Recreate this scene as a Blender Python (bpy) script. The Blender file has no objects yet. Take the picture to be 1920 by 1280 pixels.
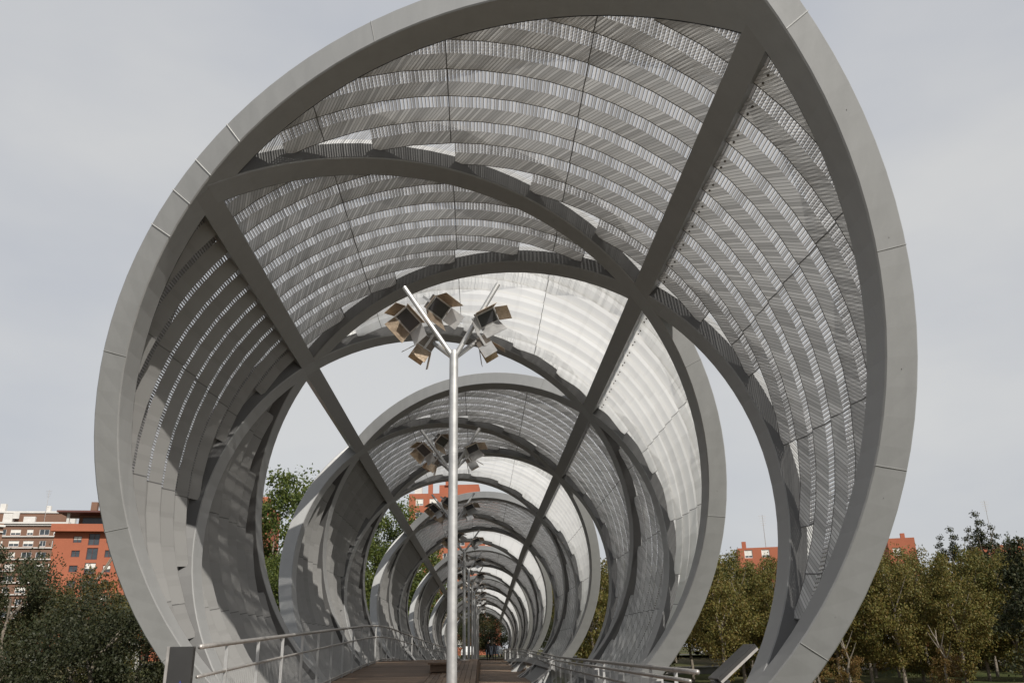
import bpy, bmesh, math, random
from mathutils import Vector, Matrix
random.seed(7)
S = bpy.context.scene
C = S.collection
R = math.radians
# ------------------------------------------------------------------ camera
F_PX, YAW, PITCH, ROLL = 1580.4, 0.0389, 0.3497, -0.0185
cam_d = bpy.data.cameras.new('camera'); cam = bpy.data.objects.new('camera', cam_d); C.objects.link(cam)
fw = Vector((math.sin(YAW)*math.cos(PITCH), math.cos(YAW)*math.cos(PITCH), math.sin(PITCH)))
rt = Vector((math.cos(YAW), -math.sin(YAW), 0)); up = rt.cross(fw)
rt, up = math.cos(ROLL)*rt+math.sin(ROLL)*up, math.cos(ROLL)*up-math.sin(ROLL)*rt
cam.matrix_world = Matrix(((rt.x, up.x, -fw.x, 0), (rt.y, up.y, -fw.y, 0), (rt.z, up.z, -fw.z, 0), (0, 0, 0, 1)))
cam_d.sensor_width = 36; cam_d.lens = F_PX/1920*36; cam_d.clip_start = 0.05; cam_d.clip_end = 4000
S.camera = cam
# ------------------------------------------------------------------ light
SUN_EL, SUN_AZ = R(38), R(151)          # azimuth clockwise from +Y: the sun stands behind the camera to the right
w = bpy.data.worlds.new('World'); S.world = w; w.use_nodes = True
nt = w.node_tree; nt.nodes.clear()
wo = nt.nodes.new('ShaderNodeOutputWorld'); bg = nt.nodes.new('ShaderNodeBackground')
sky = nt.nodes.new('ShaderNodeTexSky'); sky.sky_type = 'NISHITA'; sky.sun_disc = False
sky.sun_elevation = SUN_EL; sky.sun_rotation = SUN_AZ; sky.air_density = 1.0; sky.dust_density = 2.5
tc = nt.nodes.new('ShaderNodeTexCoord'); mp = nt.nodes.new('ShaderNodeMapping')
mp.inputs['Scale'].default_value = (1.0, 1.0, 2.2)
n1 = nt.nodes.new('ShaderNodeTexNoise'); n1.inputs['Scale'].default_value = 1.7; n1.inputs['Detail'].default_value = 5
n1.inputs['Roughness'].default_value = 0.5
cr = nt.nodes.new('ShaderNodeValToRGB')
cr.color_ramp.elements[0].position = 0.30; cr.color_ramp.elements[0].color = (4.7, 4.98, 5.62, 1)
cr.color_ramp.elements[1].position = 0.68; cr.color_ramp.elements[1].color = (6.72, 6.74, 6.7, 1)
mx = nt.nodes.new('ShaderNodeMix'); mx.data_type = 'RGBA'; mx.inputs['Factor'].default_value = 0.90
L = nt.links.new
L(tc.outputs['Generated'], mp.inputs['Vector']); L(mp.outputs['Vector'], n1.inputs['Vector'])
L(n1.outputs['Fac'], cr.inputs['Fac']); L(sky.outputs['Color'], mx.inputs['A']); L(cr.outputs['Color'], mx.inputs['B'])
L(mx.outputs['Result'], bg.inputs['Color']); bg.inputs['Strength'].default_value = 0.10
L(bg.outputs['Background'], wo.inputs['Surface'])
sun_d = bpy.data.lights.new('sun', 'SUN'); sun_d.energy = 5.0; sun_d.angle = R(0.5); sun_d.color = (1, 0.95, 0.87)
sun = bpy.data.objects.new('sun', sun_d); C.objects.link(sun); sun.location = (20, -20, 30)
SD = Vector((math.sin(SUN_AZ)*math.cos(SUN_EL), math.cos(SUN_AZ)*math.cos(SUN_EL), math.sin(SUN_EL)))
sun.rotation_euler = SD.to_track_quat('Z', 'Y').to_euler()
S.view_settings.view_transform = 'Standard'; S.view_settings.look = 'None'
S.view_settings.exposure = 0.0; S.view_settings.gamma = 1.0; S.view_settings.use_curve_mapping = False
S.render.engine = 'CYCLES'; S.cycles.transparent_max_bounces = 24; S.cycles.max_bounces = 8; S.cycles.diffuse_bounces = 2

# ------------------------------------------------------------------ materials
class NT:
    def __init__(s, name):
        s.m = bpy.data.materials.new(name); s.m.use_nodes = True; s.t = s.m.node_tree; s.t.nodes.clear()
        s.out = s.n('ShaderNodeOutputMaterial')
    def n(s, k, **kw):
        o = s.t.nodes.new(k)
        for a, b in kw.items(): setattr(o, a, b)
        return o
    def l(s, a, b): s.t.links.new(a, b)
    def math(s, op, a, b=None, c=None):
        o = s.n('ShaderNodeMath', operation=op)
        for i, v in enumerate((a, b, c)):
            if v is None: continue
            if isinstance(v, (int, float)): o.inputs[i].default_value = v
            else: s.l(v, o.inputs[i])
        return o.outputs[0]
    def noise(s, scale, detail=4, rough=.55, vec=None, dim='3D', w=None):
        o = s.n('ShaderNodeTexNoise', noise_dimensions=dim)
        o.inputs['Scale'].default_value = scale; o.inputs['Detail'].default_value = detail; o.inputs['Roughness'].default_value = rough
        if vec is not None: s.l(vec, o.inputs['Vector'])
        if w is not None: s.l(w, o.inputs['W'])
        return o.outputs['Fac']
    def ramp(s, f, stops):
        o = s.n('ShaderNodeValToRGB'); e = o.color_ramp.elements
        while len(e) < len(stops): e.new(0.5)
        for i, (p, c) in enumerate(stops):
            e[i].position = p; e[i].color = (c[0], c[1], c[2], 1) if not isinstance(c, (int, float)) else (c, c, c, 1)
        s.l(f, o.inputs[0]); return o.outputs[0]
    def mixc(s, f, a, b, blend='MIX'):
        o = s.n('ShaderNodeMix', data_type='RGBA', blend_type=blend)
        for k, v in (('Factor', f), ('A', a), ('B', b)):
            if isinstance(v, (int, float)): o.inputs[k].default_value = v if k == 'Factor' else (v, v, v, 1)
            elif isinstance(v, tuple): o.inputs[k].default_value = (*v, 1)
            else: s.l(v, o.inputs[k])
        return o.outputs['Result']
    def bsdf(s, col, rough=.6, metal=0., spec=.5, bump=None, bstr=.3, bdist=.01):
        o = s.n('ShaderNodeBsdfPrincipled')
        for k, v in (('Base Color', col), ('Roughness', rough), ('Metallic', metal), ('Specular IOR Level', spec)):
            if isinstance(v, tuple): o.inputs[k].default_value = (*v, 1)
            elif isinstance(v, (int, float)): o.inputs[k].default_value = v
            else: s.l(v, o.inputs[k])
        if bump is not None:
            b = s.n('ShaderNodeBump'); b.inputs['Strength'].default_value = bstr; b.inputs['Distance'].default_value = bdist
            s.l(bump, b.inputs['Height']); s.l(b.outputs[0], o.inputs['Normal'])
        return o.outputs[0]
    def mixs(s, f, a, b):
        o = s.n('ShaderNodeMixShader')
        if isinstance(f, (int, float)): o.inputs[0].default_value = f
        else: s.l(f, o.inputs[0])
        s.l(a, o.inputs[1]); s.l(b, o.inputs[2]); return o.outputs[0]
    def done(s, sh): s.l(sh, s.out.inputs['Surface']); return s.m

def mat_simple(name, col, rough=.6, metal=0., var=.15, scale=3., bstr=.0, coord='Object', spec=.5):
    t = NT(name); tcn = t.n('ShaderNodeTexCoord'); v = tcn.outputs[coord]
    f = t.noise(scale, 5, .6, v)
    lo = tuple(c*(1-var) for c in col); hi = tuple(min(1, c*(1+var)) for c in col)
    c = t.ramp(f, [(.3, lo), (.7, hi)])
    rr = t.ramp(f, [(.3, max(0, rough-.06)), (.7, min(1, rough+.06))])
    return t.done(t.bsdf(c, rr, metal, spec, bump=f if bstr else None, bstr=bstr))

def mat_steel(name, col, rough, metal):
    # painted steel: faint vertical streaks and blotches of weather
    t = NT(name); v = t.n('ShaderNodeTexCoord').outputs['Object']
    m = t.n('ShaderNodeMapping'); m.inputs['Scale'].default_value = (3, 3, .35); t.l(v, m.inputs['Vector'])
    f1 = t.noise(1.6, 5, .6, m.outputs[0]); f2 = t.noise(.35, 3, .5, v); f3 = t.noise(26, 2, .5, v)
    f = t.math('ADD', t.math('MULTIPLY', f1, .45), t.math('ADD', t.math('MULTIPLY', f2, .45), t.math('MULTIPLY', f3, .1)))
    c = t.ramp(f, [(.34, tuple(x*.90 for x in col)), (.66, tuple(min(1, x*1.07) for x in col))])
    return t.done(t.bsdf(c, t.ramp(f, [(.3, rough-.05), (.7, rough+.08)]), metal))

def mat_mesh(name, period, skew, open_, base, transl, contrast=1., plain=False):
    # woven steel mesh: rods with slits between them, uv in metres (u round the hoop, v along the bridge)
    t = NT(name); uv = t.n('ShaderNodeUVMap'); sx = t.n('ShaderNodeSeparateXYZ'); t.l(uv.outputs[0], sx.inputs[0])
    u, v = sx.outputs[0], sx.outputs[1]
    s = t.math('SUBTRACT', u, t.math('MULTIPLY', v, skew)) if skew else u
    jit = t.noise(1.3, 2, .5, uv.outputs[0])
    s = t.math('ADD', s, t.math('MULTIPLY', jit, .03))
    q = t.math('DIVIDE', s, period); fr = t.math('FRACT', q); idx = t.math('FLOOR', q)
    wn = t.n('ShaderNodeTexWhiteNoise', noise_dimensions='1D'); t.l(idx, wn.inputs['W']); rnd = wn.outputs['Value']
    dark = t.math('LESS_THAN', fr, t.math('ADD', .12, t.math('MULTIPLY', rnd, .1)))          # deep groove
    hatch = t.math('FRACT', t.math('DIVIDE', v, .024)); hatch = t.math('LESS_THAN', hatch, .5)
    tone = t.math('ADD', .72, t.math('MULTIPLY', rnd, .5*contrast))
    tone = t.math('MULTIPLY', tone, t.math('SUBTRACT', 1., t.math('MULTIPLY', dark, .55*contrast)))
    tone = t.math('MULTIPLY', tone, t.math('SUBTRACT', 1.06, t.math('MULTIPLY', hatch, .12*contrast)))
    oi = t.n('ShaderNodeObjectInfo'); tone = t.math('MULTIPLY', tone, t.math('ADD', .92, t.math('MULTIPLY', oi.outputs['Random'], .16)))
    col = t.mixc(1., tone, base, 'MULTIPLY')
    prin = t.bsdf(col, .5, .25, bump=fr, bstr=.35, bdist=.01)
    tr = t.n('ShaderNodeBsdfTranslucent'); t.l(col, tr.inputs['Color'])
    sh = t.mixs(transl, prin, tr.outputs[0])
    if open_ > 0:
        tp = t.n('ShaderNodeBsdfTransparent')
        a = t.math('GREATER_THAN', fr, t.math('SUBTRACT', 1.-open_, t.math('MULTIPLY', t.math('SUBTRACT', rnd, .5), .7*open_)))
        a = t.math('MULTIPLY', a, t.math('SUBTRACT', 1., t.math('MULTIPLY', hatch, .35)))
        sh = t.mixs(a, sh, tp.outputs[0])
    return t.done(sh)

M = {}
M['rib'] = mat_steel('painted_steel', (.262, .265, .264), .36, .0)
M['beam'] = mat_steel('beam_steel', (.24, .24, .236), .46, .0)
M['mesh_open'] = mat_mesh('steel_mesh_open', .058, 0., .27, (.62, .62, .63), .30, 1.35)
M['mesh_tread'] = mat_mesh('steel_mesh_dense', .058, .75, .0, (.60, .602, .602), .24)
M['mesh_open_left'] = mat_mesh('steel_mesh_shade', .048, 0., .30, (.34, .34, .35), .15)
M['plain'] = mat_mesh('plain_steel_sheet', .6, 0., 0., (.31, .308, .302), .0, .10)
M['white'] = mat_mesh('white_translucent_sheet', .55, 0., 0., (.90, .90, .89), .72, .06)
M['tread_net'] = mat_mesh('tread_net', .05, .75, .40, (.74, .74, .74), .5)
M['white_net'] = mat_mesh('white_net', .03, 0., .72, (.95, .95, .93), .82, .04)
M['closure_and_shade'] = mat_steel('closure_and_shade_steel', (.11, .11, .11), .55, .2)  # dark joints and joists; on the strips it paints the rib web's shade
M['weld'] = mat_simple('weld_metal', (.46, .46, .45), .4, .3)
M['galv'] = mat_simple('galvanised_steel', (.44, .44, .435), .48, .6, .12, 9)
M['rail'] = mat_simple('rail_steel', (.40, .38, .36), .42, .6, .15, 7)
M['cabinet'] = mat_simple('cabinet_steel', (.05, .049, .048), .34, .4, .12, 3)
M['door'] = mat_simple('aluminium_deck_reflection', (.50, .40, .30), .32, .75, .25, 14)  # aluminium doors; the deck's brown reflection is put into the base colour
M['lampbody'] = mat_simple('lamp_housing', (.16, .14, .12), .4, .6, .2, 8)
M['glass_dark'] = mat_simple('lamp_glass', (.055, .055, .06), .12, 0, .1, 4)
M['blue'] = mat_simple('blue_paint', (.04, .07, .55), .5)

def mat_wood():
    t = NT('deck_timber'); g = t.n('ShaderNodeNewGeometry'); v = t.n('ShaderNodeTexCoord').outputs['Object']
    m = t.n('ShaderNodeMapping'); m.inputs['Scale'].default_value = (1.2, 14, 14); t.l(v, m.inputs['Vector'])
    f = t.noise(2.2, 5, .65, m.outputs[0]); f2 = t.noise(.5, 3, .5, v)
    base = t.ramp(g.outputs['Random Per Island'], [(0, (.125, .08, .052)), (.5, (.18, .118, .076)), (1, (.25, .175, .12))])
    c = t.mixc(.55, base, t.ramp(f, [(.3, .45), (.7, 1.2)]), 'MULTIPLY')
    c = t.mixc(.4, c, t.ramp(f2, [(.3, .6), (.7, 1.25)]), 'MULTIPLY')
    return t.done(t.bsdf(c, .6, 0, .35, bump=f, bstr=.3))
M['wood'] = mat_wood()
def mat_ground():
    t = NT('park_ground'); v = t.n('ShaderNodeTexCoord').outputs['Object']
    f = t.noise(.09, 6, .6, v); f2 = t.noise(2.5, 5, .7, v)
    c = t.ramp(f, [(.35, (.045, .06, .02)), (.5, (.07, .07, .028)), (.65, (.12, .095, .06))])
    c = t.mixc(.6, c, t.ramp(f2, [(.3, .5), (.7, 1.3)]), 'MULTIPLY')
    return t.done(t.bsdf(c, .95, 0, .1, bump=f2, bstr=.6, bdist=.1))
M['ground'] = mat_ground()
def mat_leaf(name, cols, trans=.3):
    t = NT(name); g = t.n('ShaderNodeNewGeometry'); oi = t.n('ShaderNodeObjectInfo')
    f = t.math('ADD', t.math('MULTIPLY', g.outputs['Random Per Island'], .75), t.math('MULTIPLY', oi.outputs['Random'], .25))
    c = t.ramp(f, [(i/(len(cols)-1), k) for i, k in enumerate(cols)])
    a = t.bsdf(c, .6, 0, .3); b = t.n('ShaderNodeBsdfTranslucent'); t.l(c, b.inputs['Color'])
    return t.done(t.mixs(trans, a, b.outputs[0]))
M['leaf_autumn'] = mat_leaf('autumn_leaves', [(.052, .062, .017), (.094, .096, .024), (.135, .122, .028), (.145, .10, .028), (.095, .098, .025)])
M['leaf_green'] = mat_leaf('green_leaves', [(.03, .05, .011), (.062, .088, .018), (.105, .122, .024), (.05, .07, .016)])
M['leaf_dark'] = mat_leaf('dark_leaves', [(.016, .024, .009), (.028, .036, .013), (.04, .042, .016), (.055, .045, .02)], .15)
M['leaf_black'] = mat_leaf('blackish_leaves', [(.012, .018, .007), (.022, .027, .010), (.032, .032, .013)], .1)
M['leaf_olive'] = mat_leaf('olive_leaves', [(.03, .038, .013), (.05, .056, .018), (.07, .066, .022), (.09, .065, .024)], .2)
M['leaf_red'] = mat_leaf('russet_leaves', [(.08, .06, .02), (.14, .07, .02), (.12, .10, .025), (.18, .07, .025)])
M['bark'] = mat_simple('bark', (.17, .145, .115), .9, 0, .35, 6, .5)
def mat_brick(name, a, b, mort):
    t = NT(name); v = t.n('ShaderNodeTexCoord').outputs['Object']
    f = t.noise(.25, 5, .6, v); f2 = t.noise(5, 3, .6, v)
    c = t.ramp(t.math('ADD', t.math('MULTIPLY', f, .6), t.math('MULTIPLY', f2, .4)), [(.35, a), (.65, b)])
    sx = t.n('ShaderNodeSeparateXYZ'); t.l(v, sx.inputs[0])
    j = t.math('LESS_THAN', t.math('FRACT', t.math('DIVIDE', sx.outputs[2], .22)), .18)
    c = t.mixc(t.math('MULTIPLY', j, .35), c, mort)
    return t.done(t.bsdf(c, .85, 0, .2))
M['orange'] = mat_brick('orange_brick', (.29, .095, .054), (.35, .118, .068), (.30, .15, .10))
M['brownb'] = mat_brick('brown_brick', (.15, .085, .06), (.20, .115, .08), (.22, .16, .13))
M['whitep'] = mat_simple('white_render', (.54, .525, .50), .8, 0, .08, 1)
M['winframe'] = mat_simple('dark_window_frame', (.10, .035, .03), .6)
M['winwhite'] = mat_simple('white_window_frame', (.72, .71, .69), .6)
M['pane'] = mat_simple('window_glass', (.05, .06, .07), .12, 0, .3, .8)
M['blind'] = mat_simple('roller_blind', (.62, .60, .56), .8, 0, .1, 2)
M['conc'] = mat_simple('concrete', (.30, .29, .27), .85, 0, .15, 1.5)
M['asphalt'] = mat_simple('asphalt', (.055, .055, .055), .9, 0, .2, 2)
M['path'] = mat_simple('sandy_path', (.30, .20, .14), .95, 0, .18, .8)
M['rubber'] = mat_simple('rubber', (.02, .02, .02), .8)
M['carw'] = mat_simple('white_car_paint', (.70, .70, .70), .25, 0, .03)
M['carr'] = mat_simple('red_car_paint', (.40, .03, .03), .25, 0, .05)
M['card'] = mat_simple('dark_car_paint', (.03, .035, .045), .25, 0, .1)
M['cloth'] = mat_simple('dark_clothing', (.025, .025, .03), .9, 0, .2, 8)
M['skin'] = mat_simple('skin', (.45, .28, .20), .6)
M['redsign'] = mat_simple('red_awning', (.42, .04, .03), .7)

# ------------------------------------------------------------------ helpers
def link(o, parent=None):
    C.objects.link(o)
    if parent is not None: o.parent = parent
    return o
def mesh_obj(name, verts, faces, mat, parent=None, uvs=None, midx=None, smooth=False):
    me = bpy.data.meshes.new(name); me.from_pydata([tuple(v) for v in verts], [], faces)
    for m in (mat if isinstance(mat, (list, tuple)) else [mat]): me.materials.append(m)
    if midx: me.polygons.foreach_set('material_index', midx)
    if uvs is not None:
        lay = me.uv_layers.new(name='UVMap')
        for p in me.polygons:
            for li in p.loop_indices: lay.data[li].uv = uvs[me.loops[li].vertex_index]
    if smooth: me.polygons.foreach_set('use_smooth', [True]*len(me.polygons))
    me.update()
    return link(bpy.data.objects.new(name, me), parent)
class MB:
    def __init__(s): s.v = []; s.f = []; s.mi = []
    def box(s, c, d, rot=None, mi=0):
        b = len(s.v); hx, hy, hz = d[0]/2, d[1]/2, d[2]/2
        for x, y, z in ((-1,-1,-1),(1,-1,-1),(1,1,-1),(-1,1,-1),(-1,-1,1),(1,-1,1),(1,1,1),(-1,1,1)):
            p = Vector((x*hx, y*hy, z*hz))
            if rot is not None: p = rot @ p
            s.v.append(p+Vector(c))
        for f in ((0,3,2,1),(4,5,6,7),(0,1,5,4),(1,2,6,5),(2,3,7,6),(3,0,4,7)):
            s.f.append([b+i for i in f]); s.mi.append(mi)
    def tube(s, p, q, r0, r1=None, n=10, cap=True, mi=0):
        r1 = r0 if r1 is None else r1; p = Vector(p); q = Vector(q); d = (q-p).normalized()
        a = d.cross(Vector((0, 0, 1)) if abs(d.z) < .9 else Vector((1, 0, 0))).normalized(); e = d.cross(a); b = len(s.v)
        for c, r in ((p, r0), (q, r1)):
            for i in range(n): t = 2*math.pi*i/n; s.v.append(c+r*(a*math.cos(t)+e*math.sin(t)))
        for i in range(n): s.f.append([b+i, b+(i+1) % n, b+n+(i+1) % n, b+n+i]); s.mi.append(mi)
        if cap: s.f.append([b+i for i in range(n)][::-1]); s.f.append([b+n+i for i in range(n)]); s.mi += [mi, mi]
    def path(s, pts, r, n=8, mi=0):
        pts = [Vector(p) for p in pts]; b = len(s.v); prev = None
        for k, p in enumerate(pts):
            d = (pts[min(k+1, len(pts)-1)]-pts[max(k-1, 0)]).normalized()
            if prev is None: a = d.cross(Vector((0, 0, 1)) if abs(d.z) < .9 else Vector((1, 0, 0))).normalized()
            else: a = (prev-d*prev.dot(d)).normalized()
            prev = a; e = d.cross(a); rr = r[k] if isinstance(r, (list, tuple)) else r
            for i in range(n): t = 2*math.pi*i/n; s.v.append(p+rr*(a*math.cos(t)+e*math.sin(t)))
        for k in range(len(pts)-1):
            for i in range(n): s.f.append([b+k*n+i, b+k*n+(i+1) % n, b+(k+1)*n+(i+1) % n, b+(k+1)*n+i]); s.mi.append(mi)
        s.f.append([b+i for i in range(n)][::-1]); s.f.append([b+(len(pts)-1)*n+i for i in range(n)]); s.mi += [mi, mi]
    def quad(s, a, b, c, d, mi=0):
        k = len(s.v); s.v += [Vector(a), Vector(b), Vector(c), Vector(d)]; s.f.append([k, k+1, k+2, k+3]); s.mi.append(mi)
    def build(s, name, mat, parent=None, smooth=False, bevel=0):
        o = mesh_obj(name, s.v, s.f, mat, parent, None, s.mi if isinstance(mat, (list, tuple)) else None, smooth)
        if bevel:
            bm = bmesh.new(); bm.from_mesh(o.data)
            bmesh.ops.bevel(bm, geom=[e for e in bm.edges], offset=bevel, segments=1, affect='EDGES'); bm.to_mesh(o.data); bm.free()
        return o
def empty(name, loc, label, cat, group=None, rz=0):
    o = bpy.data.objects.new(name, None); o.location = loc; o.rotation_euler = (0, 0, rz); o.empty_display_size = .2
    C.objects.link(o); tag(o, label, cat, group); return o
def tag(o, label, cat, group=None):
    o['label'] = label; o['category'] = cat
    if group: o['group'] = group
    return o
def copy_tree(o, parent=None):
    c = o.copy(); C.objects.link(c)
    if parent is not None: c.parent = parent
    for ch in list(o.children): copy_tree(ch, c)
    return c
def struct(o): o['kind'] = 'structure'; return o
def lerp(a, b, t): return a+(b-a)*t
def pw(x, pts):
    if x <= pts[0][0]: return pts[0][1]
    for (x0, y0), (x1, y1) in zip(pts, pts[1:]):
        if x <= x1: return lerp(y0, y1, (x-x0)/(x1-x0))
    return pts[-1][1]
def sm(t): t = max(0, min(1, t)); return t*t*(3-2*t)
ORD = ['first', 'second', 'third', 'fourth', 'fifth', 'sixth', 'seventh', 'eighth', 'ninth', 'tenth', 'eleventh', 'twelfth', 'thirteenth',
       'fourteenth', 'fifteenth', 'sixteenth', 'seventeenth', 'eighteenth', 'nineteenth', 'twentieth']

# ------------------------------------------------------------------ the tube
A0, BAY, TH0, RI, RW, RD = 7.781, 7.505, 0.7908, 5.5, .404, .52
NB = 13; Y_END = A0+NB*BAY
def tR(y): return 5.5*(1-.0072*(y-A0)) if y < 48 else 3.907-.014*(y-48)
def tz(y): return 3.2403-.0208*y if y < 48 else 2.242-.023*(y-48)
def tx(y): return -.4849 if y < 48 else -.4849+.006*(y-48)
def tp(th, y, dr=0.):
    r = tR(y)*(1+dr/RI); return Vector((tx(y)+r*math.cos(th), y, tz(y)+r*math.sin(th)))
Q = math.pi/2
def scr(p):
    d = p.dot(fw)
    return None if d < .3 else (960+F_PX*p.dot(rt)/d, 640-F_PX*p.dot(up)/d)

bridge = empty('canopy_footbridge', (tx(A0), A0, -2.6), 'tubular grey steel footbridge canopy of spiralling ribs and overlapping mesh panels', 'footbridge')
B0 = Vector(bridge.location)
def badd(name, verts, faces, mat, **k):
    return mesh_obj(name, [Vector(v)-B0 for v in verts], faces, mat, bridge, **k)

def yr(t): return A0+t*BAY/2
def rib_mesh(fam, t0, t1, dr):
    # box section swept along a helix; t counts quarter turns from beam one
    n = int((t1-t0)*26); vs = []; fs = []
    bv = .018
    prof = [(bv, dr), (RD-bv, dr), (RD, dr+bv), (RD, RW-dr-bv), (RD-bv, RW-dr), (bv, RW-dr), (0, RW-dr-bv), (0, dr+bv)]
    m = len(prof)
    for i in range(n+1):
        t = lerp(t0, t1, i/n); th = TH0+fam*t*Q; y = yr(t)
        for a, b in prof: vs.append(tp(th, y+a, b))
    for i in range(n):
        for j in range(m): fs.append([i*m+j, i*m+(j+1) % m, (i+1)*m+(j+1) % m, (i+1)*m+j])
    fs.append(list(range(m))[::-1]); fs.append([n*m+j for j in range(m)])
    return vs, fs
ribs = {}
for nm, fam, t0, off, dr in (('A1', 1, 0, 0, 0), ('A2', 1, 1.01, 2, 0), ('C1', -1, -.10, 0, -.006), ('C2', -1, 1.01, 2, -.006)):
    t1 = NB*2
    if off:  # second start of the same hand, half a turn behind
        vs, fs = rib_mesh(fam, t0, t1, dr)
        c = []
        n = int((t1-t0)*26); m = 8; vs = []
        prof = [(.018, dr), (RD-.018, dr), (RD, dr+.018), (RD, RW-dr-.018), (RD-.018, RW-dr), (.018, RW-dr), (0, RW-dr-.018), (0, dr+.018)]
        for i in range(n+1):
            t = lerp(t0, t1, i/n); th = TH0+fam*(t-2)*Q; y = yr(t)
            for a, b in prof: vs.append(tp(th, y+a, b))
    else: vs, fs = rib_mesh(fam, t0, t1, dr)
    ribs[nm] = badd('spiral_rib', vs, fs, M['rib'])
# straight longitudinal beams
for b in range(4):
    ys = A0+[.0, .5, 1, .5][b]*BAY+.12; th = TH0+b*Q; vs = []; fs = []; n = 40; hw = .19
    for i in range(n+1):
        y = lerp(ys, Y_END, i/n); r = tR(y)
        for s_, dr in ((-1, -.002), (1, -.002), (1, .36), (-1, .36)): vs.append(tp(th+s_*hw*(tR(y)/5.5)**.5/r, y, dr))
    for i in range(n):
        for j in range(4): fs.append([i*4+j, i*4+(j+1) % 4, (i+1)*4+(j+1) % 4, (i+1)*4+j])
    fs += [[3, 2, 1, 0], [n*4+j for j in range(4)]]
    badd('longitudinal_beam', vs, fs, M['beam'])

# diamonds: what fills them.  beam index 0..3, k counts the diamonds along that beam
def diamond(b, y):
    s = [0, .5, 1, .5][b]; k = math.floor((y-A0)/BAY-s)
    if k < 0: return None
    if b == 0: return 'M' if k % 2 == 0 else 'W'
    if b == 1: return 'M' if k % 2 == 0 else None
    if b == 2: return 'P'
    return None if k % 2 == 0 else 'M'
def rib_in(q, y):
    # the one rib that crosses quadrant q at y: (family, local angle 0..pi/2)
    h = (y-A0)/(BAY/2); k = math.floor(h); f = h-k
    # in the top quadrant even half-bays hold A, odd hold C; quadrants alternate
    fam = 1 if (k+q) % 2 == 0 else -1
    return fam, (f if fam > 0 else 1-f)*Q
NS = 12; ST = BAY/NS
panels = []
for q in range(4):
    for j in range(int(NB*NS)):
        y0 = A0+j*ST; y1 = y0+ST
        ya, yb = y0+.02, y1-.02
        if math.floor((ya-A0)/(BAY/2)) != math.floor((yb-A0)/(BAY/2)): yb = ya+.25 if False else yb
        # front edge of rib passes y, back edge RD later: keep strips clear of both
        for side in (0, 1):                      # 0: from the lower beam, 1: from the upper beam
            beam = q if side == 0 else (q+1) % 4
            ymid = (y0+y1)/2
            kind = diamond(beam, ymid)
            if kind is None: continue
            vals = []
            for yy in (y0+.01, ymid, y1-.01):
                for back in (0, RD):
                    if diamond(beam, yy-back) is None and back: pass
                    fam, ph = rib_in(q, yy-back*.55)
                    vals.append(ph if side == 0 else Q-ph)
            ext = min(vals)
            ext = min(vals[0], vals[2], vals[4])-.015
            if ext < .05: continue
            segs = []; a = 0.
            step = Q/4; shift = (.04 if q == 0 else .0)
            while a < ext-.01:
                e = min(ext, (math.floor((a+1e-6)/step)+1)*step)
                if ext-e < .09: e = ext
                segs.append((a, e)); a = e
            for (a, e) in segs:
                if side == 0: t0, t1 = TH0+q*Q+a, TH0+q*Q+e
                else: t0, t1 = TH0+(q+1)*Q-e, TH0+(q+1)*Q-a
                panels.append((q, side, beam, kind, y0, y1, t0, t1))
def panel_geo(p):
    q, side, beam, kind, y0, y1, t0, t1 = p
    g = .004; n = max(2, int((t1-t0)/.085)); vs = []; uv = []; fs = []; mi = []
    kx = .02+random.uniform(-.008, .008); lip = (.125 if (kind == 'P' or q == 1) else .068)+random.uniform(-.008, .008); L_ = y1-y0
    prof = [(y0-.03, .20), (y0+.60*L_, .20+random.uniform(-.004, .004)), (y1+.016, .20-lip+.0035), (y1+.03, .20-lip), (y1+.03, .20-lip+.03)]
    for i in range(n+1):
        th = lerp(t0, t1, i/n)
        for (y, dr) in prof: vs.append(tp(th, y, dr)); uv.append((th*tR(y0), y))
    m = 5
    for i in range(n):
        for j in range(4): fs.append([i*m+j, (i+1)*m+j, (i+1)*m+j+1, i*m+j+1]); mi.append((0, 1, 2 if kind == 'M' and q != 1 else 1, 1)[j])
    b = len(vs); dt = (.008 if kind != 'W' else .006)/tR(y0)       # dark lap joint at the end of the panel
    for th in (t0-dt, t0+dt):
        for (y, dr) in prof[:3]: vs.append(tp(th, y, dr-.006)); uv.append((th*tR(y0), y))
    for j in range(2): fs.append([b+j, b+3+j, b+4+j, b+1+j]); mi.append(2)
    return vs, uv, fs, mi
def panel_mats(p): return panel_mats2(p)+[M['closure_and_shade']]
def panel_mats2(p):
    q, side, beam, kind, y0, y1, t0, t1 = p
    if kind == 'W': return [M['white'], M['white']]
    if kind == 'P': return [M['plain'], M['plain']]
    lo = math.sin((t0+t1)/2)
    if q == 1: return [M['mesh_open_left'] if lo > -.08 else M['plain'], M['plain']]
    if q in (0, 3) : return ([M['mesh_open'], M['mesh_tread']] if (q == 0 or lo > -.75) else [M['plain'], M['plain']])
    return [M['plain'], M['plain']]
def showing(p):
    q, side, beam, kind, y0, y1, t0, t1 = p
    pts = [scr(tp(t, y, .27)) for t, y in ((t0, y0), (t1, y0), (t1, y1), (t0, y1))]
    if any(x is None for x in pts): return 0
    cx = sum(x[0] for x in pts)/4; cy = sum(x[1] for x in pts)/4
    if not (-20 < cx < 1940 and -20 < cy < 1300): return 0
    ar = 0
    for i in range(4): ar += pts[i][0]*pts[(i+1) % 4][1]-pts[(i+1) % 4][0]*pts[i][1]
    return abs(ar)
order = sorted(panels, key=showing, reverse=True)
for p in order[:300]:
    vs, uv, fs, mi = panel_geo(p)
    badd('mesh_panel', vs, fs, panel_mats(p), uvs=uv, midx=mi)
keys = ['mesh_open', 'mesh_tread', 'mesh_open_left', 'plain', 'white', 'closure_and_shade']; ml = [M[k] for k in keys]
V, U, Fc, MI = [], [], [], []
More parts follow.
